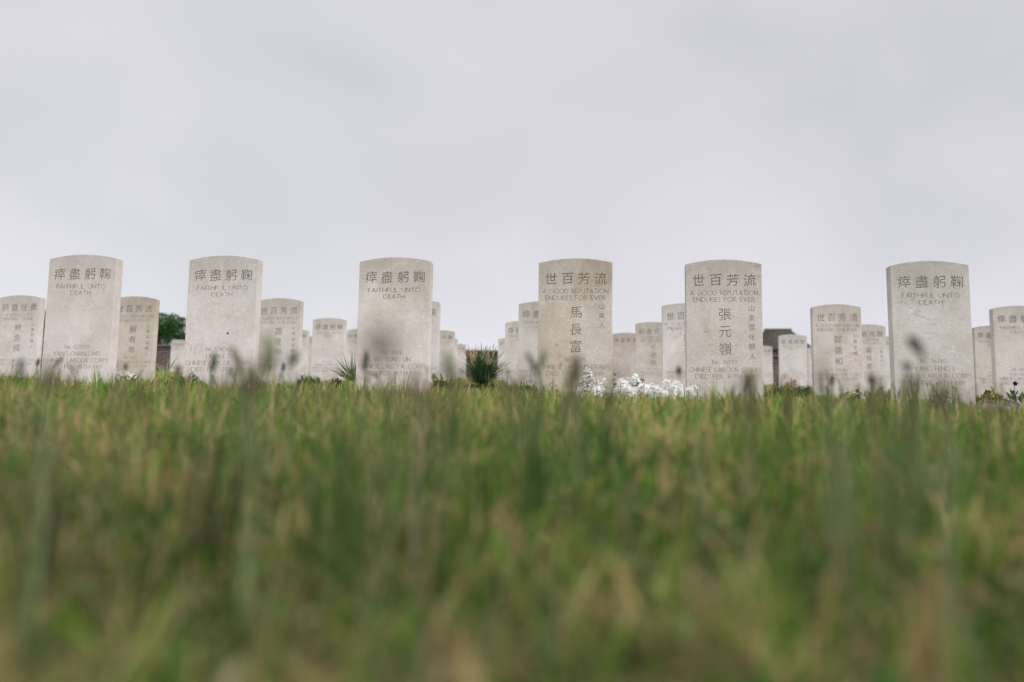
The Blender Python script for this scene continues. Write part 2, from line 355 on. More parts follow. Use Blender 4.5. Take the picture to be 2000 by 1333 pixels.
def headstone(root_loc, items, far=False):
    """one slab with a segmental head; the letters are cut into its face"""
    sag = 24.0; R = (HW**2+sag**2)/(2*sag); ins = 2.0
    def outline(d):
        w = HW-d; pts = [(-w, -300.0), (w, -300.0)]; k = 22
        for i in range(k+1):
            x = w-2*w*i/k; pts.append((x, HT-R+math.sqrt((R-d)**2-x*x)))
        return pts
    o1 = outline(ins); o0 = outline(0)
    V = [Vector(p) for p in o1]; Fc = [list(range(len(o1)))]; dep = [0.0]
    def tri(a, b, c, d):
        ar = (V[b].x-V[a].x)*(V[c].y-V[a].y)-(V[b].y-V[a].y)*(V[c].x-V[a].x)
        if abs(ar) < 1e-3: return
        Fc.append([a, b, c] if ar > 0 else [a, c, b]); dep.append(d)
    def addp(poly, d):
        n0 = len(V); V.extend(Vector(p) for p in poly)
        for k in range(1, len(poly)-1): tri(n0, n0+k, n0+k+1, d)
    for it in items:
        if it[0] == 'cjk' or it[0] == 'col':
            _, s, cx, yd, size, step = it; n = len(s)
            for i, ch in enumerate(s):
                x = cx+((i-(n-1)/2)*step if it[0] == 'cjk' else 0); z = HT-yd-(i*step if it[0] == 'col' else 0)
                P_, F_ = cjk(ch); n0 = len(V)
                V.extend(Vector((x+p[0]*size, z+p[1]*size)) for p in P_)
                for f in F_:
                    for k in range(1, len(f)-1): tri(n0+f[0], n0+f[k], n0+f[k+1], .075*size)
        else:
            _, s, cx, yd, width, cap = it; sp = .20
            s = s.replace('No.', 'No.'); w0 = latin_width(s, sp)*cap; fx = width/w0 if width else 1.0
            x = cx-w0*fx/2; z = HT-yd-cap/2
            for ch in s:
                if ch == ' ': x += .55*cap*fx; continue
                gw, st = GL[ch]
                for pl in st:
                    for q in stroke(pl, .078): addp([(x+p[0]*cap*fx, z+p[1]*cap) for p in q], 1.7)
                x += (gw+sp)*cap*fx
    E2 = set()
    for f in Fc:
        for i_ in range(len(f)): E2.add((min(f[i_-1], f[i_]), max(f[i_-1], f[i_])))
    rv, re, rf, ov, oe, of = delaunay_2d_cdt(V, list(E2), [], 0, 1e-3, False)
    rp = np.array([(p[0], p[1]) for p in rv]); T = np.array([list(f) for f in rf]); ctr = rp[T].mean(1)
    hw_ = HW-ins; zt = HT-R+np.sqrt((R-ins)**2-np.clip(ctr[:, 0], -hw_, hw_)**2)
    ins_ = (np.abs(ctr[:, 0]) < hw_) & (ctr[:, 1] > -300) & (ctr[:, 1] < zt)
    ar2 = np.abs(np.cross(rp[T[:, 1]]-rp[T[:, 0]], rp[T[:, 2]]-rp[T[:, 0]]))
    best = np.zeros(len(T)); VV = np.array([(p.x, p.y) for p in V])
    if len(Fc) > 1:
        g = VV[np.array(Fc[1:])]; dd = np.array(dep[1:])
        for k in range(0, len(g), 200):
            h = g[k:k+200]; inside = np.ones((len(ctr), len(h)), bool)
            for i_ in range(3):
                a_ = h[:, i_]; b_ = h[:, (i_+1) % 3]; e_ = b_-a_
                inside &= (e_[None, :, 0]*(ctr[:, None, 1]-a_[None, :, 1])-e_[None, :, 1]*(ctr[:, None, 0]-a_[None, :, 0])) >= -1e-6
            best = np.maximum(best, np.where(inside, dd[k:k+200][None], 0).max(1))
    sf = []; cf = []; cdp = []
    for f, ok, d, ar_ in zip(T.tolist(), ins_, best, ar2):
        if not ok and d == 0: continue
        if (rp[f[1]][0]-rp[f[0]][0])*(rp[f[2]][1]-rp[f[0]][1])-(rp[f[1]][1]-rp[f[0]][1])*(rp[f[2]][0]-rp[f[0]][0]) < 0: f = f[::-1]
        if d > 0: cf.append(f); cdp.append(float(d))
        else: sf.append(f)
    rv = np.array([(p[0], p[1]) for p in rv])/1000
    # slab: face + chamfer + sides + back
    y0 = -TH/2000; nV = len(rv)
    SV = [np.column_stack([rv[:, 0], np.full(nV, y0), rv[:, 1]])]
    def ringv(o, y): return np.array([(p[0]/1000, y, p[1]/1000) for p in o])
    SV += [ringv(o1, y0), ringv(o0, y0+.002), ringv(o0, -y0-.002), ringv(o1, -y0)]
    n = len(o1); Q = []
    for k in range(3):
        a = nV+k*n; c = a+n
        for i in range(n): j = (i+1) % n; Q.append((a+i, c+i, c+j, a+j))
    SV = np.concatenate(SV)
    me = bpy.data.meshes.new('headstone'); bk = [nV+3*n+i for i in range(n)][::-1]
    used = np.zeros(len(SV), bool)
    allf = [tuple(f) for f in sf]+[tuple(q) for q in Q]+[tuple(bk)]
    for f in allf: used[list(f)] = True
    rem = np.cumsum(used)-1
    allf = [[int(rem[i]) for i in f] for f in allf]
    me.from_pydata([tuple(v) for v in SV[used]], [], allf); me.materials.append(M_STONE); me.update()
    o = bpy.data.objects.new('headstone', me); COL.objects.link(o); o.location = root_loc
    if cf:
        em = {}
        cset = {}
        CV = []; CF = []
        def cv(i, d):
            k = (i, round(d, 3))
            if k not in cset: cset[k] = len(CV); CV.append((rv[i][0], y0+d/1000, rv[i][1]))
            return cset[k]
        for f, d in zip(cf, cdp):
            CF.append([cv(i, d) for i in f])
            for a, c in zip(f, f[1:]+f[:1]): em[(a, c)] = d
        for (a, c), d in em.items():
            d2 = em.get((c, a), 0.0)
            if d2 < d-1e-3: CF.append([cv(a, d), cv(a, d2), cv(c, d2), cv(c, d)])
        mc = bpy.data.meshes.new('inscription'); mc.from_pydata(CV, [], CF); mc.materials.append(M_CUT); mc.update()
        oc = bpy.data.objects.new('inscription', mc); COL.objects.link(oc); oc.parent = o
    return o

def items_for(kind, no='', name='', date='DIED FEB. 18TH 1919', main='', side='', step=0):
    it = []
    mot = {'F': ('瘁盡躬鞠', [('FAITHFUL UNTO', 178, 278), ('DEATH', 213, 112)]),
           'R': ('世百芳流', [('A GOOD REPUTATION', 174, 338), ('ENDURES FOR EVER', 209, 308)]),
           'N': ('前直往勇', [('A NOBLE DUTY', 174, 240), ('BRAVELY DONE', 209, 262)]),
           'L': ('生猶死雖', [('THOUGH DEAD', 174, 238), ('HE STILL LIVETH', 209, 276)])}[kind]
    it.append(('cjk', mot[0], 2, 108, 62, 85.5))
    for s, y, w in mot[1]: it.append(('lat', s, 0, y, w, 22.5))
    if main: it.append(('col', main, 4, 286, 62, 88))
    if side: it.append(('col', side, 137, 254, 32, step or 49))
    if main:
        if no: it.append(('lat', 'No. '+no, 0, 530, 0, 21))
    else:
        if no: it.append(('lat', 'No. '+no, 0, 508, 0, 21))
        if name: it.append(('lat', name, 0, 545, 0, 22.5))
    it.append(('lat', 'CHINESE LABOUR CORPS', 0, 568 if main else 581, 358, 22.5))
    it.append(('lat', date, 0, 602 if main else 616, 292, 22))
    return it
# px of the stone's centre, apex y in the photograph, row, kind, number, name, date, main column, side column, label
ST = [
 (163.5, 497, 5.1, 'F', '103939', 'YANG CHANG MEI', 'DIED FEB. 19TH 1919', '', '', 'pale headstone in the front row carved No. 103939 and FEB. 19TH 1919'),
 (438, 499, 5.1, 'F', '104066', 'LIU HUI TI', 'DIED FEB. 17TH 1919', '', '', 'front-row headstone with a small round hole and a brown vein across its face'),
 (772, 502, 5.1, 'F', '7986', 'WU TUNG LIN', 'DIED FEB. 18TH 1919', '', '', 'pale headstone in the front row carved No. 7986'),
 (1123.5, 504.5, 5.1, 'R', '4329', '', 'DIED FEB. 18TH 1919', '馬長富', '山東人', 'buff front-row headstone carved No. 4329 at the left end of the white flowers'),
 (1412, 507, 5.1, 'R', '96577', '', 'DIED FEB. 18TH 1919', '張元嶺', '山東霑化縣人', 'front-row headstone carved No. 96577 at the right end of the white flowers'),
 (1815, 509.5, 5.1, 'F', '96340', 'YANG FENG I', 'DIED FEB. 18TH 1919', '', '', 'wide grey headstone in the front row carved No. 96340'),
 (40, 576.5, 8.1, 'N', '', '', 'DIED FEB. 20TH 1919', '時念成', '山東昌縣人', 'second-row headstone carved with a noble duty motto, cut by the left edge'),
 (263, 579, 8.1, 'R', '97105', '', 'DIED SEPT. 9TH 1919', '解有年', '山東招遠縣人', 'second-row headstone half hidden behind the stone carved No. 103939'),
 (546, 582.5, 8.1, 'R', '50034', '', 'DIED SEPT. 3RD 1919', '周茂申', '山東諸城縣人', 'second-row headstone with Chinese name column, right of the stone with the round hole'),
 (814, 585.5, 8.1, 'F', '10622', 'CHAO HUI', 'DIED FEB. 18TH 1919', '', '', 'second-row headstone of which a narrow strip shows right of stone No. 7986'),
 (1058.5, 588.5, 8.1, 'F', '', 'CHANG YUNG', 'DIED FEB. 20TH 1919', '', '', 'second-row headstone half hidden to the left of stone No. 4329'),
 (1339.5, 592, 8.1, 'R', '', '', 'DIED FEB. 19TH 1919', '孫王', '山東', 'second-row headstone half hidden to the left of stone No. 96577'),
 (1633.5, 594.3, 8.1, 'R', '101080', '', 'DIED MAR. 6TH 1919', '鄭德和', '山東恩縣人', 'second-row headstone carved No. 101080, beside the pink rose bush'),
 (1987, 597, 8.1, 'F', '44087', 'HUA HSIANG', 'DIED FEB. 18TH 1919', '', '', 'second-row headstone at the right edge above the pansy, cut by the frame'),
 (642.8, 621, 11.1, 'F', '10206', 'WANG YUANG HSI', 'DIED APR. 5TH 1919', '', '', 'headstone standing alone between the spiky fan plant and the bud plant, third row'),
 (1020, 627, 11.1, 'F', '27301', 'LI TUNG', 'DIED FEB. 18TH 1919', '', '', 'third-row headstone showing a strip, second step left of stone No. 4329'),
 (1275, 629, 11.1, 'N', '30158', '', 'DIED OCT. 17TH 1919', '牛德明', '山東人', 'third-row headstone with a noble duty motto behind the white flowers'),
 (1694, 633.7, 11.1, 'L', '97118', '', 'DIED OCT. 6TH 1919', '董保善', '山東濮州人', 'third-row headstone carved THOUGH DEAD HE STILL LIVETH'),
 (1937, 636, 11.1, 'F', '39512', 'WANG HO', 'DIED FEB. 18TH 1919', '', '', 'third-row headstone right of stone No. 96340 behind the yellow flowers'),
 (577, 643, 14.1, 'F', '5120', 'SUN TE', 'DIED FEB. 18TH 1919', '', '', 'fourth-row headstone, narrow grey strip with dark text beside the second-row name column stone'),
 (700, 643, 14.1, 'F', '61077', 'KAO SHENG', 'DIED FEB. 18TH 1919', '', '', 'fourth-row headstone half hidden behind the left edge of stone No. 7986'),
 (862, 645, 14.1, 'F', '8846', 'TING FU', 'DIED FEB. 18TH 1919', '', '', 'fourth-row headstone left of the grass clump, the tallest of the three stepping down'),
 (1222, 650, 14.1, 'F', '16041', 'MA LIEN', 'DIED FEB. 18TH 1919', '', '', 'brownish fourth-row headstone right of stone No. 4329 above the white flowers'),
 (1548, 653.5, 14.1, 'F', '97003', 'KUO CHING TSAI', 'DIED FEB. 20TH 1919', '', '', 'pale fourth-row headstone in front of the tiled shelter roof'),
 (1711, 655.5, 14.1, 'F', '31007', 'YU HAI', 'DIED FEB. 18TH 1919', '', '', 'fourth-row headstone showing a thin sliver left of stone No. 96340'),
 (390, 652, 17.1, 'F', '', '', 'DIED FEB. 18TH 1919', '', '', 'fifth-row headstone, a sliver at the left edge of the stone with the round hole'),
 (590, 655, 17.1, 'F', '', '', 'DIED FEB. 18TH 1919', '', '', 'fifth-row headstone, pale strip left of the lone third-row stone'),
 (872, 660, 17.1, 'F', '', '', 'DIED FEB. 18TH 1919', '', '', 'fifth-row headstone, middle step of the three left of the grass clump'),
 (994, 660, 17.1, 'F', '', '', 'DIED FEB. 18TH 1919', '', '', 'fifth-row headstone right of the grass clump, lowest step of the stones there'),
 (352, 664, 20.1, 'F', '', '', 'DIED FEB. 18TH 1919', '', '', 'small far headstone between the tree and the stone with the round hole'),
 (892, 671.5, 20.1, 'F', '', '', 'DIED FEB. 18TH 1919', '', '', 'smallest far headstone just left of the grass clump'),
 (1489.5, 675.4, 20.1, 'F', '', '', 'DIED FEB. 18TH 1919', '', '', 'far headstone in front of the brick wall, right of stone No. 96577'),
 (1597, 678, 20.1, 'F', '', '', 'DIED FEB. 18TH 1919', '', '', 'far headstone, thin pale strip left of stone No. 101080'),
]
for cx, ay, r, kind, no, name, date, main, side, label in ST:
    top = P(cx, ay, r-.038)
    it = items_for(kind, no, name, date, main, side)
    o = headstone((top.x, r, top.z-HT/1000), it)
    o.rotation_euler = (rad(random.uniform(-.35, .15)), rad(random.uniform(-.2, .2)), rad(random.uniform(-.5, .5)))
    o.color = {1123.5: (.93, .905, .865, .9), 1815: (.90, .905, .90, .45), 1412: (.97, .97, .965, .5), 772: (1, .985, .965, .45), 438: (.98, .97, .96, .35), 163.5: (.98, .96, .95, .35),
               1633.5: (.95, .92, .89, .7), 1222: (.86, .82, .79, .8), 1937: (.88, .86, .82, .7), 263: (.96, .93, .89, .6)}.get(cx, (1, 1, 1, random.uniform(.2, .7)))
    for ch_ in o.children: ch_.color = o.color
    tag(o, label, 'headstone', 'headstones in rows across the lawn')
    if abs(cx-438) < 1:                          # shallow dark-coloured disc for the hole in this one's limestone
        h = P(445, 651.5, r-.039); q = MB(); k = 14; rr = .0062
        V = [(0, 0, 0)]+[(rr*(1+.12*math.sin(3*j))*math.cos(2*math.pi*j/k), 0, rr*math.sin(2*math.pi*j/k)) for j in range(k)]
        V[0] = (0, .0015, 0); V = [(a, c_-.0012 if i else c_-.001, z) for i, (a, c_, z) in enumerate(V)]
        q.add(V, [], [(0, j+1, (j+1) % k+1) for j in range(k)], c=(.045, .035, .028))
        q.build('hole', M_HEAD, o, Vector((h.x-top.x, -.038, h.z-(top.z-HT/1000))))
bpy.data.objects.remove(TXO)

# ---------------------------------------------------------------- brick wall, shelter, trees
def brick_mat():
    m, nt, b = mat_new('old_brick'); l = nt.links
    tc = node(nt, 'ShaderNodeTexCoord'); sx = node(nt, 'ShaderNodeSeparateXYZ'); l.new(tc.outputs['Object'], sx.inputs[0])
    ad = node(nt, 'ShaderNodeMath', _operation='ADD'); l.new(sx.outputs[0], ad.inputs[0]); l.new(sx.outputs[1], ad.inputs[1])
    cb = node(nt, 'ShaderNodeCombineXYZ'); l.new(ad.outputs[0], cb.inputs[0]); l.new(sx.outputs[2], cb.inputs[1])
    br = node(nt, 'ShaderNodeTexBrick', Scale=1.0); l.new(cb.outputs[0], br.inputs['Vector'])
    br.inputs['Brick Width'].default_value = .225; br.inputs['Row Height'].default_value = .075; br.inputs['Mortar Size'].default_value = .011
    br.inputs['Color1'].default_value = (.075, .038, .030, 1); br.inputs['Color2'].default_value = (.028, .022, .024, 1); br.inputs['Mortar'].default_value = (.17, .145, .13, 1)
    n = node(nt, 'ShaderNodeTexNoise', Scale=7, Detail=6, Roughness=.7); l.new(tc.outputs['Object'], n.inputs[0])
    r = ramp(nt, [(.3, (.55, .55, .55)), (.7, (1.35, 1.25, 1.2))]); l.new(n.outputs[0], r.inputs[0])
    l.new(mixc(nt, br.outputs[0], r.outputs[0], 1, 'MULTIPLY'), b.inputs['Base Color']); b.inputs['Roughness'].default_value = .95
    bp = node(nt, 'ShaderNodeBump', Strength=.7, Distance=.01); bp.invert = True; l.new(br.outputs[1], bp.inputs['Height']); l.new(bp.outputs[0], b.inputs['Normal'])
    return m
M_BRICK = brick_mat()
def plain(name, col, rough=.9, sc=20, v=.3):
    m, nt, b = mat_new(name); l = nt.links; tc = node(nt, 'ShaderNodeTexCoord')
    n = node(nt, 'ShaderNodeTexNoise', Scale=sc, Detail=6, Roughness=.7); l.new(tc.outputs['Object'], n.inputs[0])
    r = ramp(nt, [(.3, tuple(c*(1-v) for c in col)), (.7, tuple(c*(1+v) for c in col))]); l.new(n.outputs[0], r.inputs[0])
    l.new(r.outputs[0], b.inputs['Base Color']); b.inputs['Roughness'].default_value = rough
    return m
M_COPE = plain('coping_stone', (.10, .092, .08)); M_TILE = plain('mossy_tile', (.048, .045, .031), .95, 9, .6)
YW = 26.0
wl = empty('brick_wall', (0, YW, G(0, YW)))
a, c_ = P(335, 675, YW), P(1512, 695, YW)
def wall_top(x): return a.z+(c_.z-a.z)*(x-a.x)/(c_.x-a.x)
q = MB(); cp = MB()
for i in range(-24, 24):                         # stepped bays follow the slope
    x0, x1 = i*1.8, (i+1)*1.8; zt = wall_top((x0+x1)/2)
    q.box((x0, -.11, -1.5-.5*abs(x0)*.05), (x1, .11, zt-wl.location.z-.06))
    cp.box((x0+.002, -.15, zt-wl.location.z-.058), (x1-.002, .15, zt-wl.location.z))
q.build('brickwork', M_BRICK, wl); cp.build('coping', M_COPE, wl)
tag(wl, 'low dark brick boundary wall at the far end of the lawn', 'wall')

YS = 36.0; rl, rr_ = P(1494, 645, YS), P(1544, 645, YS); gz = G(rl.x, YS)
run = P(1584, 684, YS).x-rr_.x; eav = P(1584, 688, YS).z
sh = empty('brick_shelter', ((rl.x+rr_.x)/2, YS, gz)); hw = (rr_.x-rl.x)/2; rz = rl.z-gz; ez = eav-gz
q = MB(); q.box((-hw-run+.15, -run+.12, -.5), (hw+run-.15, run-.12, ez-.005)); q.build('wall', M_BRICK, sh)
q = MB(); E_ = hw+run; nC = 9
for k in range(nC):                              # overlapping tile courses on the four hips
    t0, t1 = k/nC, (k+1)/nC+.03
    for s0, s1, lift in ((t0, min(1, t1), .018),):
        def ring(t, up): 
            w = E_-(E_-hw)*t; d = run*(1-t)+.001; z = ez+(rz-ez)*t+up
            return [(-w, -d, z), (w, -d, z), (w, d, z), (-w, d, z)]
        A0 = ring(s0, lift); B0 = ring(s1, 0.0); C0 = ring(s0, -.004)
        q.add(A0+B0+C0, [(0,1,5,4),(1,2,6,5),(2,3,7,6),(3,0,4,7),(8,9,1,0),(9,10,2,1),(10,11,3,2),(11,8,0,3)])
rf = q.build('roof', M_TILE, sh)
q = MB(); q.tube([(-hw-.03, 0, rz+.01), (hw+.03, 0, rz+.01)], [.045, .045], k=8); q.build('ridge_tile', M_COPE, rf)
tag(sh, 'small brick shelter with a mossy hipped tile roof behind the wall', 'shelter')

def tree(name, label, px, py_top, Yd, wpx, hpx, seed, nleaf=9000, col=(.050, .120, .034), size=.10):
    r = random.Random(seed); c = P(px, py_top, Yd); zg = G(c.x, Yd); w = wpx/F_PX*Yd/2; H = c.z-zg; h = hpx/F_PX*Yd
    root = empty(name, (c.x, Yd, zg)); tr = MB()
    tips = []
    def limb(p, d, ln, rad_, lvl):
        pts = [p]; q_ = Vector(p); d = Vector(d).normalized()
        for i in range(3):
            d = (d+Vector((r.uniform(-.2, .2), r.uniform(-.2, .2), .08))).normalized(); q_ = q_+d*ln/3; pts.append(tuple(q_))
        tr.tube(pts, [rad_*(1-.2*i) for i in range(4)], c=(.06, .05, .035))
        tips.append(q_)
        if lvl < 2:
            for _ in range(3+(lvl < 1)):
                dd = (d+Vector((r.uniform(-1, 1), r.uniform(-1, 1), r.uniform(-.2, .6)))*.8); limb(pts[r.choice((2, 3))], dd, ln*.72, rad_*.5, lvl+1)
    limb((0, 0, 0), (0, 0, 1), min((H-h)*.95+.3, H*.42), .10+w*.03, 0)
    tr.build('trunk', M_STEM, root)
    cr = MB(); cl = []
    for _ in range(46):                          # leaf clumps scattered through an uneven ellipsoid
        u = Vector((r.gauss(0, 1), r.gauss(0, 1), r.gauss(0, 1))).normalized()*(r.random()**.4)
        cl.append((Vector((u.x*w, u.y*w, H-h/2+u.z*h/2)), r.uniform(.16, .34)*min(w, h), r.uniform(.6, 1.5)))
    for i in range(nleaf):
        p, s, b_ = r.choice(cl); u = Vector((r.gauss(0, 1), r.gauss(0, 1), r.gauss(0, 1))).normalized()*s*(r.random()**.35)
        q_ = p+u
        if q_.z > H: q_.z = H-r.random()*.1
        k = b_*r.uniform(.6, 1.4); d = (u.x+r.uniform(-.4, .4)*s, u.y+r.uniform(-.4, .4)*s, u.z+r.uniform(-.3, .5)*s+1e-3)
        cr.leaf(q_, d, size*.55*r.uniform(.6, 1.2), size*r.uniform(.7, 1.4), droop=.5, seg=2, c=(col[0]*k, col[1]*k, col[2]*k))
    cr.build('crown', M_LEAF, root)
    return tag(root, label, 'tree', 'trees beyond the brick wall')
tree('leafy_tree', 'bushy green tree beyond the wall, left of the stone with the round hole', 322, 612, 40, 104, 96, 3, 12000)
tree('leafy_tree', 'dark tree showing in the thin gap right of the far-left headstone', 92, 611, 40, 84, 84, 5, 5000)

# ---------------------------------------------------------------- grass
def grass(name, n, y0, y1, hmean, hsd, width, seed, power=1.0, bend=.32, tone=1., clump=None, label='', beds=True):
    g = np.random.default_rng(seed)
    Yb = y0+(y1-y0)*g.random(n*2)**power; half = .60*Yb+.35
    Xb = (g.random(n*2)*2-1)*half+ .085*Yb*-1
    if beds:
        keep = np.ones(len(Yb), bool)
        for r in ROWS: keep &= ~((Yb > r-.17) & (Yb < r+.10))
        Xb, Yb = Xb[keep], Yb[keep]
    def pn(x, y, f, s):                        # cheap smooth noise
        return (np.sin(x*f+s)*np.sin(y*f*1.13+s*2.1)+np.sin(x*f*2.3+y*f*1.7+s*3)*.6+np.sin(x*f*4.1-y*f*3.7+s*5)*.35)/1.95
    if clump is not None:
        kp = pn(Xb, Yb, 9, 3.3)+.5*g.standard_normal(len(Xb)) > clump; Xb, Yb = Xb[kp], Yb[kp]
    Xb, Yb = Xb[:n], Yb[:n]; n = len(Xb)
    pat = pn(Xb, Yb, 5, 1.3+seed); pat2 = pn(Xb, Yb, 11, 4.2); pat3 = pn(Xb, Yb, 2.1, .4)
    H = np.clip(hmean+hsd*g.standard_normal(n)+.014*pat+.016*pat2+.008*pn(Xb, Yb, 23, 2.), .02, .17)
    th = g.random(n)*2*np.pi; lean = np.abs(g.normal(.3, bend, n))*H
    fx, fy = np.cos(th), np.sin(th)                # lean direction
    ph = g.random(n)*2*np.pi; sx, sy = np.cos(ph), np.sin(ph)   # blade width direction
    wd = width*(.6+.8*g.random(n)); Zb = ground(Xb, Yb)-.004
    V = np.zeros((n, 8, 3))
    for k, (t, wk) in enumerate(((0, .8), (.38, 1.0), (.74, .72), (1.0, .06))):
        cx = Xb+fx*lean*t*t; cy = Yb+fy*lean*t*t; cz = Zb+H*t*(1-.30*t*np.minimum(1.6, lean/H))
        V[:, 2*k] = np.stack([cx-sx*wd*wk/2, cy-sy*wd*wk/2, cz], 1); V[:, 2*k+1] = np.stack([cx+sx*wd*wk/2, cy+sy*wd*wk/2, cz], 1)
    b0 = np.arange(n)*8
    Q = np.concatenate([np.stack([b0+2*k, b0+2*k+1, b0+2*k+3, b0+2*k+2], 1) for k in range(3)])
    pal = np.array([(.084, .208, .018), (.046, .132, .014), (.160, .282, .030), (.235, .310, .062), (.470, .385, .180), (.380, .260, .120), (.075, .170, .060)])
    u = g.random(n)*.8+.08+.34*pat+.16*pat2; dry = np.clip(.38+.30*pat3+.34*pat2, .06, .88)
    idx = np.where(u < .30, 1, np.where(u < .58, 0, np.where(u < .82, 2, 3)))
    idx = np.where(g.random(n) < dry, np.where(g.random(n) < .6, 4, 5), idx); idx = np.where(g.random(n) < .08, 6, idx)
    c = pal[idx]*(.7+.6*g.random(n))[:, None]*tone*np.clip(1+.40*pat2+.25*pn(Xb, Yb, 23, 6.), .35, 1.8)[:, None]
    C = np.repeat(c[:, None, :], 8, 1)
    dt = np.isin(idx, (0, 1, 2, 3)) & (g.random(n) < .3)         # withered tips
    C[dt, 6:8] = (.30, .25, .12); C[dt, 4:6] = C[dt, 4:6]*.6+np.array((.30, .25, .12))*.4
    C[:, 0:2] = C[:, 0:2]*.55+np.array((.26, .21, .11))*.45      # straw-coloured sheath at the foot
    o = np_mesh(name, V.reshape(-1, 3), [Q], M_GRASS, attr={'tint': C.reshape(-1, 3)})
    return tag(o, label, 'grass', kind='stuff')
grass('near_grass', 21000, .20, 1.5, .050, .019, .0037, 1, .62, 1.15, .84, label='out-of-focus green and straw grass nearest the camera')  # lowered tone paints shade into the colour of the nearest blades
grass('lawn_grass', 86000, 1.5, 5.0, .056, .023, .0034, 2, .9, .65, label='green and straw lawn grass in front of the headstones')
grass('far_grass', 90000, 5.0, 25.5, .060, .014, .009, 3, .75, label='lawn grass between the rows of headstones')
grass('tall_grass', 3600, 1.5, 4.9, .112, .030, .0042, 4, .8, .4, 1.0, .35, label='scattered taller blades standing above the lawn')

rw = random.Random(31); q = MB()
for i in range(3600):                            # clover, daisy leaves and dead leaves low in the sward
    yy = .22+2.6*rw.random()**1.2; xx = (rw.random()*2-1)*(.6*yy+.3)-.085*yy; hh = rw.uniform(.018, .062)
    c = rw.choice([(.06, .14, .035), (.09, .19, .05), (.05, .10, .03), (.30, .24, .12), (.38, .33, .17), (.20, .15, .08), (.13, .21, .07)]); k = rw.uniform(.6, 1.25)*(.9 if yy < 1.2 else 1)  # leaves close to the lens are dimmed too, as painted-in shade
    a_ = rw.uniform(0, 6.28); w_ = rw.uniform(.006, .014)
    q.leaf((xx, yy, G(xx, yy)+hh), (math.cos(a_), math.sin(a_), rw.uniform(-.3, .7)), w_, w_*rw.uniform(1.1, 2.2), droop=.4, seg=3, belly=.55, tip=.3, c=tuple(v*k for v in c))
tag(q.build('ground_weeds', M_GRASS), 'small round leaves and dead leaves low in the lawn', 'ground cover', kind='stuff')

rf_ = random.Random(77); q = MB()
CL = [(60, 60, 735), (130, 50, 728), (235, 40, 742), (300, 40, 742), (350, 30, 735), (440, 45, 728), (500, 40, 740), (560, 35, 735), (640, 60, 745), (715, 35, 738), (765, 40, 745),
      (830, 30, 752), (885, 30, 738), (985, 40, 742), (1035, 30, 735), (1110, 30, 742), (1190, 12, 760), (1460, 40, 752), (1540, 60, 755), (1620, 50, 748), (1710, 40, 752), (1770, 40, 748), (1850, 50, 758), (1940, 60, 772)]
for i in range(380):                             # flowering grasses: thin stems with loose brown panicles, in loose drifts
    cx, w_, ty = rf_.choice(CL); yy = rf_.uniform(.75, 3.2); px = rf_.gauss(cx, w_*.5); top = P(px, ty+rf_.gauss(4, 13), yy); gz = G(top.x, yy)-.003; h = top.z-gz
    if not .05 < h < .2: continue
    lx = rf_.gauss(0, .016); x0 = top.x-lx; k = rf_.uniform(.7, 1.3)
    sc = rf_.choice([(.15, .20, .07), (.26, .23, .11), (.12, .17, .055)]); hc = rf_.choice([(.13, .10, .06), (.19, .14, .085), (.10, .11, .05), (.24, .19, .11)])
    y_ = rf_.gauss(0, .012); pts = [(x0+lx*t**1.7, yy+y_*t*t, gz+h*t) for t in (0, .35, .7, 1)]
    q.tube(pts, [.0013, .0011, .0009, .0006], c=tuple(v*k for v in sc), k=4)
    for j in range(rf_.randint(7, 13)):
        t = rf_.uniform(.70, 1.0); b_ = (x0+lx*t**1.7, yy+y_*t*t, gz+h*t); a_ = rf_.uniform(0, 6.28)
        q.leaf(b_, (math.cos(a_)*.5, math.sin(a_)*.5, 1), rf_.uniform(.0016, .003), rf_.uniform(.006, .016), droop=.3, seg=2, c=tuple(v*k for v in hc))
    for j in range(2):
        a_ = rf_.uniform(0, 6.28); t = rf_.uniform(.1, .45); q.leaf((x0+lx*t**1.7, yy, gz+h*t), (math.cos(a_)*.6, math.sin(a_)*.6, 1), .0036, h*rf_.uniform(.4, .7), droop=.9, seg=4, belly=.3, c=tuple(v*k for v in (.08, .16, .035)))
tag(q.build('flowering_grass', M_GRASS), 'drifts of thin flowering grass with loose brown panicles above the lawn', 'grass', kind='stuff')

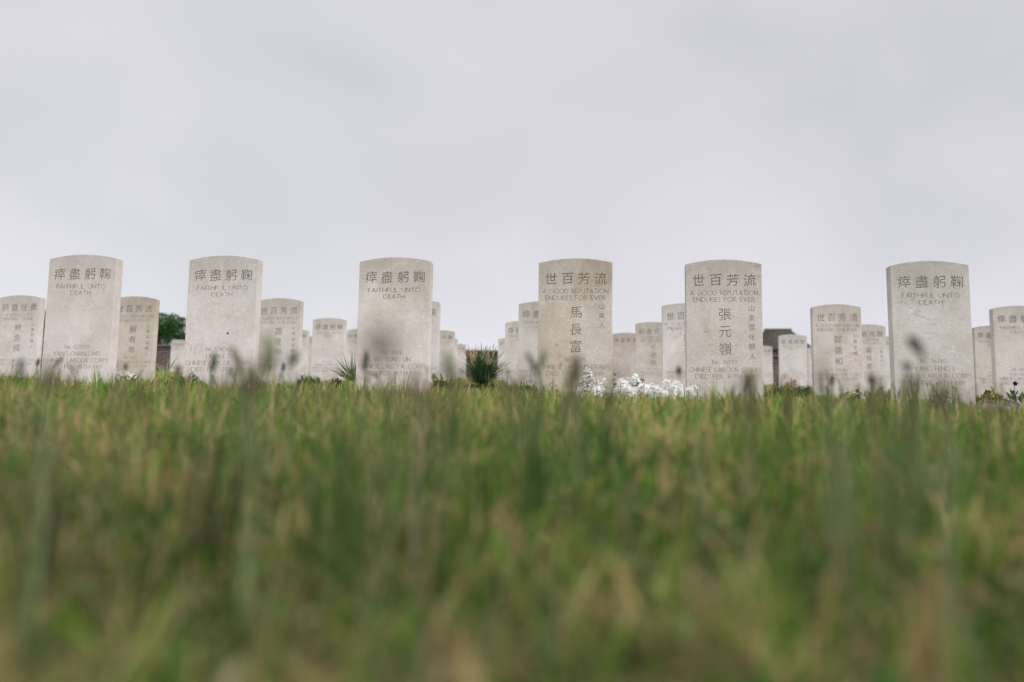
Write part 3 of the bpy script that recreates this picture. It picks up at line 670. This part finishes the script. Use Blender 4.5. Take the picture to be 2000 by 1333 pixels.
# ---------------------------------------------------------------- stalks rising out of the lawn
def stalk(px, py, Yd, label, lean=0., head=(.022, .0042), hc=(.050, .038, .026), sc=(.15, .18, .075), name='plantain_stalk', cat='plantain', hl=0., r0=.0016):
    """px,py = middle of the head in the photograph; lean = sideways shift of the foot in px; hl = tilt of the head"""
    p = P(px, py, Yd); f = P(px+lean, py, Yd); gz = G(f.x, Yd)-.004
    root = empty(name, (f.x, Yd, gz)); L_ = Vector((p.x-f.x, 0, p.z-gz)); hL, hR = head
    d = Vector((hl, random.uniform(-.15, .15), 1)).normalized()
    st = MB(); b0 = L_-d*hL/2
    pts = [(b0.x*t**1.6, .006*math.sin(3*t), b0.z*t) for t in (0, .3, .6, .85, 1)]
    st.tube(pts, [r0*1.3, r0*1.2, r0, r0*.9, r0*.8], c=sc, k=6); st.build('stem', M_STEM, root, smooth=True)
    hd = MB(); k = 9; n = 11; V = []; Q = []
    a = d.cross(Vector((0, 1, 0))).normalized(); b = d.cross(a); b0 = Vector(pts[-1])
    for i in range(n):
        t = i/(n-1); rr = hR*math.sin(math.pi*min(1, t*.93+.05))**.55
        for j in range(k):
            an = 2*math.pi*j/k+i*.35; w = rr*(1+.22*math.sin(5*an+i*2.1)); v = b0+d*hL*t+(a*math.cos(an)+b*math.sin(an))*w; V.append(tuple(v))
    for i in range(n-1):
        for j in range(k): Q.append((i*k+j, i*k+(j+1) % k, (i+1)*k+(j+1) % k, (i+1)*k+j))
    hd.add(V, Q, c=hc); hd.build('seed_head', M_HEAD, root, smooth=True)
    return tag(root, label, cat, 'seed stalks rising out of the lawn')
DK = (.060, .052, .028); BR = (.135, .115, .065); GN = (.060, .085, .032); TN = (.30, .25, .17)
stalk(74, 708, 2.6, 'dark-headed stalk rising beside the left edge of stone No. 103939', 2, (.022, .0045), (.04, .04, .025), hl=.3)
stalk(115, 706, 2.0, 'slanting brown-headed stalk in front of stone No. 103939', -20, (.026, .0035), BR, hl=.9)
stalk(42, 722, 1.2, 'blurred green stalk in front of the far-left headstone', 2, (.030, .004), GN)
stalk(92, 735, .62, 'broad brown blur of a seed stalk low over the foot of stone No. 103939', 0, (.020, .006), BR, r0=.002)
stalk(245, 716, 2.0, 'small green-headed stalk above the little white flowers', 3, (.016, .004), (.07, .06, .035))
stalk(348, 722, 1.6, 'brownish stalk above the low dark green cushion plant', -3, (.017, .0055), (.12, .09, .05))
stalk(418, 706, 1.5, 'green stalk in front of the words LABOUR on the stone with the round hole', -4, (.030, .0052), GN, hl=.05)
stalk(461, 697, 1.3, 'brown stalk tilting left over the stone with the round hole', 20, (.030, .0045), BR, hl=-.45)
stalk(492, 735, .62, 'broad grey-brown blurred stalk between the front stones', 0, (.022, .007), BR, r0=.002)
stalk(526, 690, .85, 'blurred olive stalk on the name column stone of the second row', 3, (.035, .006), (.16, .17, .09), r0=.0016)
stalk(553, 717, 2.4, 'thin dark upright stalk at the foot of the second-row name column stone', 0, (.024, .0042), DK)
stalk(572, 699, 1.2, 'soft green-headed stalk leaning right over the second-row name column stone', -4, (.022, .0052), (.09, .10, .055), hl=.4)
stalk(744, 672, .36, 'large brown blurred seed head above the number 7986', -8, (.015, .0062), (.17, .145, .10), r0=.0010)
stalk(712, 706, 1.5, 'green blurred stalk at the left edge of stone No. 7986', 0, (.034, .0048), (.07, .085, .045))
stalk(812, 745, .75, 'tan blurred seed head at the right foot of stone No. 7986', 5, (.022, .006), TN, (.20, .18, .10), r0=.002)
stalk(733, 735, 2.0, 'curling brown stalk low on stone No. 7986', 8, (.018, .0028), BR, hl=-.8)
stalk(847, 735, 2.6, 'short dark stalk just right of stone No. 7986', 2, (.016, .005), DK)
stalk(877, 715, 1.0, 'pale green blurred stalk in front of the three stepping headstones', 3, (.032, .005), (.14, .17, .08), hl=-.2)
stalk(1041, 712, 1.45, 'brown and green stalk tilting left in front of stone No. 4329', 18, (.046, .0045), (.11, .10, .065), hl=-.55)
stalk(1060, 702, 1.35, 'green stalk tilting right, crossing the brown one at stone No. 4329', -14, (.028, .0042), (.13, .18, .09), hl=.3)
stalk(1125, 722, 1.1, 'brown blurred stalk at the left end of the white flowers', 0, (.034, .007), BR)
stalk(1326, 724, 2.0, 'dark oval seed head over the white flowers left of stone No. 96577', 2, (.019, .0055), DK)
stalk(1462, 745, 1.2, 'grey-brown blurred stalk at the right foot of stone No. 96577', 0, (.026, .007), BR)
stalk(1626, 742, 2.0, 'dark pointed stalk left of the pink rose bush', 0, (.022, .004), DK)
stalk(1702, 742, 1.9, 'brown round-topped stalk in front of the THOUGH DEAD stone', -2, (.018, .0065), (.09, .07, .04))
stalk(1788, 675, 1.05, 'large dark seed head tilting left on stone No. 96340', -8, (.026, .0052), DK, hl=-.75, r0=.0019)
stalk(1771, 715, 1.2, 'small round dark seed head below the tilting one on stone No. 96340', 1, (.010, .0052), (.06, .045, .03), r0=.0018)
stalk(1845, 770, .62, 'low olive blurred stalk below stone No. 96340', 0, (.02, .006), (.10, .09, .05), r0=.002)
def tuft(px, py, Yd, n, spread, label, cols, wd=.0038, seed=1):
    r = random.Random(seed); p = P(px, py, Yd); gz = G(p.x, Yd); H = p.z-gz
    root = empty('grass_tuft', (p.x, Yd, gz-.003)); q = MB()
    for i in range(n):
        c = r.choice(cols); k = r.uniform(.75, 1.3); a = r.uniform(0, 6.28); s = r.random()*spread
        q.leaf((r.gauss(0, spread*.25), r.gauss(0, spread*.25), 0), (math.cos(a)*s/H*.7, math.sin(a)*s/H*.7, 1), wd*r.uniform(.7, 1.3), H*r.uniform(.6, 1.02), droop=.25, seg=4, belly=.35, c=tuple(x*k for x in c))
    q.build('blades', M_LEAF, root)
    return tag(root, label, 'grass tuft', 'tufts taller than the lawn')
tuft(1622, 598, .80, 5, .022, 'broad dark blurred blades running up over stone No. 101080', [(.14, .19, .085), (.17, .20, .10)], wd=.0065, seed=21)
tuft(1368, 640, .75, 2, .012, 'faint olive blurred blades between stones No. 4329 and No. 96577', [(.15, .18, .10)], wd=.0034, seed=22)
DG = [(.045, .105, .026), (.075, .145, .036), (.070, .090, .040)]
tuft(1052, 740, .95, 26, .035, 'dark green tuft left of the white flowers', DG, seed=2)
tuft(60, 745, 1.6, 24, .05, 'green tuft in front of the far-left headstone', DG, seed=3)
tuft(125, 742, .70, 30, .045, 'dark olive blurred tuft at the foot of stone No. 103939', [(.10, .11, .05), (.08, .13, .04), (.15, .12, .07)], seed=4)
tuft(680, 765, .75, 34, .045, 'dark green blurred tuft left of stone No. 7986', [(.07, .12, .03), (.09, .13, .035)], seed=5)
tuft(240, 745, 1.9, 22, .05, 'green tuft in front of the little white flowers', DG, seed=6)
tuft(1400, 748, 2.2, 26, .07, 'green tuft at the foot of stone No. 96577', DG, seed=7)
tuft(1735, 770, .8, 18, .05, 'olive blurred tuft at the left foot of stone No. 96340', [(.14, .16, .07), (.11, .16, .05)], seed=8)
tuft(1170, 748, 1.3, 24, .05, 'green tuft in front of the white flowers', DG, seed=9)
tuft(1860, 775, 1.1, 30, .08, 'olive tuft under the right half of stone No. 96340', [(.14, .17, .07), (.10, .15, .045)], seed=10)
tuft(425, 752, .8, 26, .05, 'brown-green blurred tuft at the foot of the stone with the round hole', [(.08, .075, .035), (.06, .09, .03)], seed=11)
tuft(890, 752, 1.5, 26, .06, 'soft green tuft left of the ornamental grass clump', DG, seed=12)

# ---------------------------------------------------------------- bedding plants
def cushion(x0, x1, ytop, ybot, Yd, label, name, cols, leafw=.006, leafl=.018, n=900, flowers=None, cat='plant', depth=.12, seed=1, droop=.3, mix_=.0):
    """a mound of small leaves between photo x0..x1, its top at ytop; flowers=(count, colour, size, eye colour)"""
    r = random.Random(seed); a, b = P(x0, ytop, Yd), P(x1, ytop, Yd); cx = (a.x+b.x)/2; w = (b.x-a.x)/2
    zg = G(cx, Yd); zt = P((x0+x1)/2, ytop, Yd).z; H = max(.03, zt-zg)
    root = empty(name, (cx, Yd, zg)); q = MB()
    lump = [(r.uniform(-.9, .9), r.uniform(-.9, .9), r.uniform(.25, .5), r.uniform(.75, 1.05)) for _ in range(14)]
    def surf(u, v):
        e = max(0, 1-u*u-v*v)**.45
        k = max([0.55]+[h*(1-min(1, math.hypot(u-a_, v-b_)/s)**2) for a_, b_, s, h in lump])
        return e*H*max(.45, k)
    for i in range(n):
        t = r.uniform(0, 6.283); rr = math.sqrt(r.random()); u, v = rr*math.cos(t), rr*math.sin(t)
        z = surf(u, v)*(r.random()**.35); c = r.choice(cols); k = r.uniform(.7, 1.35)
        d = (u*.8+r.uniform(-.7, .7), v*.8+r.uniform(-.7, .7), r.uniform(.1, 1.2))
        q.leaf((u*w, v*depth, z-leafl*.3), d, leafw*r.uniform(.7, 1.3), leafl*r.uniform(.7, 1.3), droop=droop, seg=2, c=tuple(x*k for x in c))
    q.build('foliage', M_LEAF, root)
    if flowers:
        cnt, fc, fs, eye = flowers; q = MB()
        for i in range(cnt):
            t = r.uniform(0, 6.283); rr = math.sqrt(r.random()); u, v = rr*math.cos(t), rr*math.sin(t)
            if v > .5: v = -v
            z = surf(u, v)+r.uniform(-.006, .016); up = Vector((u*.6+r.uniform(-.5, .5), v*.5-.5+r.uniform(-.5, .3), 1)).normalized()
            sx_ = up.cross(Vector((.2, .9, .1))).normalized(); sy_ = up.cross(sx_); c0 = Vector((u*w, v*depth, z)); s = fs*r.uniform(.75, 1.2); k = r.uniform(.85, 1.1)
            npet = 5
            for p_ in range(npet):
                an = 2*math.pi*p_/npet+i; e1 = sx_*math.cos(an)+sy_*math.sin(an); e2 = -sx_*math.sin(an)+sy_*math.cos(an)
                q.add([tuple(c0), tuple(c0+e1*s*.55-e2*s*.30+up*s*.12), tuple(c0+e1*s+up*s*.2), tuple(c0+e1*s*.55+e2*s*.30+up*s*.12)], [(0, 1, 2, 3)], c=tuple(x*k for x in fc))
            if eye: q.add([tuple(c0+up*s*.08+(sx_*math.cos(j*1.57)+sy_*math.sin(j*1.57))*s*.16) for j in range(4)], [(0, 1, 2, 3)], c=eye)
        o = q.build('blossoms', M_PETAL, root); o['kind'] = 'stuff'
    return tag(root, label, cat, 'bedding plants along the headstone rows')
GR = [(.055, .115, .035), (.035, .085, .030), (.080, .140, .045)]
DKG = [(.018, .055, .022), (.030, .080, .030), (.045, .105, .040)]
SIL = [(.17, .22, .15), (.10, .15, .09), (.24, .29, .21)]
WH = (.80, .80, .79)
cushion(1092, 1215, 727, 775, 4.86, 'left mound of white flowers before stone No. 4329, sparser and more ragged', 'white_flower_cushion', SIL+GR, .005, .018, 1500, (480, WH, .0080, (.5, .45, .1)), 'flowers', .13, 2)
cushion(1180, 1300, 730, 775, 4.80, 'middle mound of dense white flowers between stones No. 4329 and No. 96577', 'white_flower_cushion', SIL, .005, .016, 1600, (1300, WH, .0080, (.5, .45, .1)), 'flowers', .14, 3)
cushion(1265, 1375, 741, 775, 4.74, 'right mound of dense white flowers overlapping stone No. 96577', 'white_flower_cushion', SIL, .005, .016, 1400, (1150, WH, .0080, (.5, .45, .1)), 'flowers', .13, 4)
cushion(226, 276, 726, 746, 7.6, 'small clump of white flowers right of stone No. 103939', 'white_flower_cushion', GR, .008, .022, 500, (70, WH, .017, (.5, .45, .1)), 'flowers', .12, 5)
cushion(318, 404, 722, 752, 5.0, 'low dark green cushion plant left of the stone with the round hole', 'green_cushion_plant', DKG, .006, .016, 1800, None, 'plant', .12, 6)
cushion(385, 470, 749, 762, 4.72, 'scattered pink flowers at the foot of the stone with the round hole', 'pink_flower_plant', GR, .004, .018, 260, (34, (.62, .40, .58), .010, (.5, .4, .1)), 'flowers', .08, 7)
cushion(488, 596, 742, 765, 5.0, 'low leafy mat right of the stone with the round hole', 'leafy_mat_plant', GR, .009, .022, 1000, None, 'plant', .12, 8)
cushion(582, 606, 728, 750, 8.0, 'small dark green clump beside the second-row name column stone', 'green_cushion_plant', DKG, .012, .03, 260, None, 'plant', .10, 9)
cushion(603, 632, 727, 750, 7.6, 'fresh green upright leaves below the lone third-row stone', 'leafy_plant', [(.10, .19, .06), (.07, .14, .05)], .016, .05, 110, None, 'plant', .08, 10, .5)
cushion(648, 668, 729, 745, 7.4, 'rounded purple-brown plant beside the spiky fan plant', 'purple_leaved_plant', [(.060, .035, .035), (.10, .06, .05), (.035, .03, .025)], .010, .022, 420, None, 'plant', .07, 11)
cushion(842, 872, 730, 752, 7.4, 'dark plant with a yellow leaf just right of stone No. 7986', 'dark_leaved_plant', [(.03, .05, .022), (.05, .03, .025), (.06, .08, .03)], .012, .03, 420, (7, (.55, .42, .03), .018, None), 'plant', .10, 12)
cushion(879, 893, 722, 738, 7.3, 'orange and yellow tipped plant left of the grass clump', 'orange_leaved_plant', [(.45, .22, .05), (.42, .38, .05), (.12, .06, .03), (.06, .09, .03)], .016, .035, 46, None, 'plant', .05, 13)
cushion(856, 905, 738, 752, 7.5, 'brown and green ground plant behind the orange tipped one', 'low_brown_plant', [(.07, .05, .03), (.06, .09, .035), (.10, .08, .05)], .01, .025, 600, None, 'plant', .1, 14)
cushion(900, 985, 738, 752, 8.2, 'low brownish leaves under the ornamental grass clump', 'low_brown_plant', [(.08, .06, .035), (.05, .085, .03), (.12, .10, .06)], .012, .028, 700, None, 'plant', .15, 15)
cushion(1062, 1096, 747, 770, 4.9, 'yellow-green feathery herb at the left end of the white flowers', 'yellow_green_herb', [(.16, .20, .03), (.10, .15, .03), (.20, .19, .05)], .006, .022, 420, None, 'plant', .07, 16)
cushion(1195, 1206, 728, 745, 7.8, 'dark leafy sprig at the right edge of stone No. 4329', 'dark_leaved_plant', DKG, .014, .03, 60, None, 'plant', .05, 17)
cushion(1222, 1268, 726, 745, 7.6, 'olive-brown budding plant rising behind the white flowers', 'low_brown_plant', [(.12, .11, .04), (.08, .06, .03), (.16, .16, .06)], .010, .026, 460, None, 'plant', .1, 18)
cushion(1518, 1566, 737, 752, 10.4, 'tan cushion plant at the foot of the pale fourth-row stone', 'tan_cushion_plant', [(.50, .36, .20), (.40, .29, .17), (.30, .24, .12)], .012, .03, 900, None, 'plant', .14, 19)
cushion(1505, 1526, 745, 760, 8.0, 'brownish tuft left of the tan cushion plant', 'low_brown_plant', [(.14, .08, .05), (.10, .08, .045)], .008, .025, 350, None, 'plant', .08, 20)
cushion(1556, 1584, 744, 760, 8.0, 'deep green cushion right of the tan cushion plant', 'green_cushion_plant', DKG, .010, .022, 460, None, 'plant', .08, 21)
cushion(1486, 1600, 750, 768, 6.6, 'low green leaves filling the gap left of stone No. 101080', 'leafy_mat_plant', GR, .010, .025, 1200, None, 'plant', .18, 22)
cushion(1632, 1690, 749, 775, 5.6, 'pink rose bush at the foot of stone No. 101080', 'rose_bush', [(.035, .085, .025), (.06, .12, .03), (.13, .05, .03)], .020, .032, 190, (11, (.74, .55, .53), .019, (.6, .5, .3)), 'rose bush', .12, 23)
cushion(1690, 1745, 750, 768, 7.0, 'thin yellow-green sprigs left of stone No. 96340', 'yellow_green_herb', [(.14, .17, .05), (.10, .13, .04)], .008, .028, 320, None, 'plant', .08, 24)
cushion(1902, 1968, 757, 780, 6.8, 'low yellow-flowered cushion right of stone No. 96340', 'yellow_flower_cushion', [(.12, .13, .03), (.06, .07, .02), (.14, .12, .03)], .010, .022, 1300, (42, (.55, .42, .03), .008, None), 'flowers', .12, 25)
cushion(1866, 2020, 777, 792, 4.5, 'band of lilac flowers at the right edge in front of the pansy', 'lilac_flower_plant', GR, .005, .018, 900, (170, (.52, .36, .58), .0095, (.5, .42, .5)), 'flowers', .09, 26)
cushion(1960, 2025, 757, 780, 6.2, 'dark green leaves of the pansy at the right edge', 'pansy_plant', DKG, .018, .035, 420, None, 'plant', .10, 27)
cushion(180, 216, 742, 756, 4.9, 'dry tan sprigs at the right foot of stone No. 103939', 'tan_sprig_plant', [(.22, .17, .09), (.14, .13, .06), (.09, .12, .04)], .005, .018, 260, None, 'plant', .06, 28)
cushion(0, 60, 742, 760, 7.6, 'green leaves with a yellow bud under the far-left headstone', 'leafy_mat_plant', GR, .010, .025, 500, (3, (.7, .5, .05), .014, None), 'plant', .1, 29)

cushion(700, 842, 752, 772, 4.86, 'fresh low shoots at the foot of stone No. 7986', 'leafy_mat_plant', [(.06, .14, .03), (.09, .17, .05), (.14, .12, .06)], .006, .03, 420, None, 'plant', .06, 31, .1)
cushion(1380, 1490, 758, 780, 4.86, 'low shoots at the foot of stone No. 96577', 'leafy_mat_plant', [(.06, .13, .03), (.09, .15, .05), (.16, .13, .07)], .006, .03, 360, None, 'plant', .06, 32, .1)
cushion(96, 182, 742, 758, 4.86, 'low shoots at the foot of stone No. 103939', 'leafy_mat_plant', [(.06, .14, .03), (.10, .16, .05)], .006, .028, 300, None, 'plant', .06, 33, .1)
cushion(1745, 1900, 768, 790, 4.80, 'low green growth under the buds of stone No. 96340', 'leafy_mat_plant', [(.06, .13, .04), (.09, .15, .05)], .007, .03, 520, None, 'plant', .07, 34, .2)
cushion(980, 1060, 742, 760, 6.6, 'soft green leaves right of the ornamental grass clump', 'leafy_mat_plant', GR, .009, .03, 500, None, 'plant', .1, 35, .2)
def blades_plant(px, pyb, Yd, name, label, spec, cat='plant'):
    """individual arching leaves; spec: list of (dx, dy, width, droop, colour, edge colour) to the tip in px"""
    p = P(px, pyb, Yd); gz = min(G(p.x, Yd), p.z); root = empty(name, (p.x, Yd, gz)); s = Yd/F_PX
    for dx, up, w, dr, c, ec in spec:
        q = MB(); ln = math.hypot(dx, up)*s*1.05; d = np.array([dx*s, random.uniform(-.02, .02), up*s*(1+.45*dr)])
        b = (random.uniform(-.01, .01), random.uniform(-.01, .01), p.z-gz)
        q.leaf(b, d, w, ln, droop=dr, seg=7, belly=.4, c=ec, up=(0, -1, .2)); q.leaf((b[0], b[1]-.0025, b[2]), d, w*.5, ln*.97, droop=dr, seg=7, belly=.4, c=c, up=(0, -1, .2))
        q.build('leaf', M_LEAF, root)
    return tag(root, label, cat, 'bedding plants along the headstone rows')
YE = (.62, .60, .27); LG = (.16, .27, .10)
blades_plant(320, 745, 7.4, 'variegated_leaf_plant', 'yellow-edged arching strap leaves in front of the brick wall', [
    (22, 54, .016, .7, LG, YE), (-14, 46, .014, 1.6, LG, YE), (12, 34, .012, .4, LG, YE), (-9, 34, .012, .9, LG, YE), (3, 42, .012, .2, LG, YE), (-20, 30, .012, 1.5, LG, YE)])
sp = []
rs = random.Random(4)
for i in range(46):
    t = rs.uniform(-1.0, 1.5); ln = rs.uniform(34, 62); sp.append((-math.sin(t)*ln*.8, max(4, math.cos(t*.8)*ln), .007, rs.uniform(.1, .5), (.13, .19, .06), (.18, .24, .09)))
blades_plant(688, 745, 7.3, 'spiky_fan_plant', 'spiky fan of thin green leaves at the left edge of stone No. 7986', sp)
# ornamental grass clump with tan seed plumes
p = P(943, 741, 7.9); gz = G(p.x, 7.9); root = empty('ornamental_grass', (p.x, 7.9, gz)); s = 7.9/F_PX; q = MB(); pl = MB(); rs = random.Random(9)
for i in range(460):
    t = rs.gauss(0, .78); ln = rs.uniform(34, 80)*s; dy = rs.gauss(0, .35)
    k = rs.uniform(.5, 1.5); q.leaf((rs.gauss(0, .035), rs.gauss(0, .04), p.z-gz-.03), (math.sin(t)*.8, dy, math.cos(t)+.2), rs.uniform(.004, .0075), ln, droop=rs.uniform(.1, 1.1), seg=5, belly=.35, c=(.042*k, .108*k, .036*k))
for i in range(60):
    t = rs.gauss(0, .65); ln = rs.uniform(40, 74)*s; dy = rs.uniform(-.6, .1); d = Vector((math.sin(t)*.75, dy, math.cos(t)+.15)).normalized()
    pts = [Vector((rs.gauss(0, .02), -.02, p.z-gz-.03))]; dd = d.copy()
    for j in range(7): dd = (dd+Vector((0, 0, -.07*(j > 3)*rs.uniform(.5, 2.2)))).normalized(); pts.append(pts[-1]+dd*ln/6.4)
    q.tube([tuple(v) for v in pts[:6]], [.0012]*6, c=(.06, .09, .03), k=4)
    pl.tube([tuple(v) for v in pts[5:]], [.0022, .0045, .0012], c=(.52*rs.uniform(.6, 1.1), .36, .20), k=5)
q.build('blades', M_LEAF, root); pl.build('seed_plumes', M_HEAD, root)
tag(root, 'dark ornamental grass clump with tan seed plumes in the central gap', 'ornamental grass', 'bedding plants along the headstone rows')
# pale yellow buds in front of the right stone
def bud(px, py, Yd, label, n=3, c=(.55, .58, .22), lf=(.08, .15, .05), sz=.010):
    r = random.Random(int(px)); p = P(px, py, Yd); gz = G(p.x, Yd); root = empty('yellow_bud_plant', (p.x, Yd, gz)); st = MB(); bd = MB(); H = p.z-gz
    for i in range(n):
        dx = r.uniform(-.02, .02)*n/2; h = H*(1-.12*i*r.random()); st.tube([(0, 0, -.02), (dx*.5, 0, h*.5), (dx, 0, h)], [.0016, .0013, .001], c=lf, k=5)
        for j in range(4): st.leaf((dx*.2*j, 0, h*(.3+.17*j)), (r.uniform(-1, 1), r.uniform(-1, 1), .7), .010, .028, droop=.4, seg=2, c=lf)
        for j in range(6):
            an = j*1.05; bd.leaf((dx, 0, h-.002), (math.cos(an)*.35, math.sin(an)*.35, 1), sz*.7, sz*1.7, droop=-.3, seg=3, c=c if j % 2 else lf)
    st.build('stem', M_LEAF, root); bd.build('bud', M_PETAL, root)
    return tag(root, label, 'plant', 'bedding plants along the headstone rows')
bud(1785, 753, 4.72, 'pale buds at the left of stone No. 96340 foot, tallest pair', 3)
bud(1822, 753, 4.72, 'green-yellow buds in the middle of the foot of stone No. 96340', 3)
bud(1840, 768, 4.70, 'low cluster of pale green buds under the date on stone No. 96340', 3, (.34, .42, .20))
bud(1857, 761, 4.72, 'single bright yellow bud right of the low pale buds', 1, (.72, .66, .18), sz=.012)
# purple pansy flower on its stem
p = P(1980, 750, 6.15); gz = G(p.x, 6.15); root = empty('pansy_flower', (p.x, 6.15, gz)); q = MB(); q.tube([(0, 0, 0), (.004, 0, p.z-gz)], [.0018, .0014], c=(.04, .09, .03), k=5); q.build('stem', M_STEM, root)
q = MB()
for j in range(5):
    an = 1.257*j+.3; q.leaf((.004, -.003, p.z-gz), (math.cos(an), -.35, math.sin(an)), .016, .015, up=(0, -1, 0), droop=.1, seg=3, belly=.6, c=(.035, .012, .06), tip=.4)
q.build('petals', M_PETAL, root); tag(root, 'single deep purple pansy flower at the foot of the right-edge headstone', 'pansy')
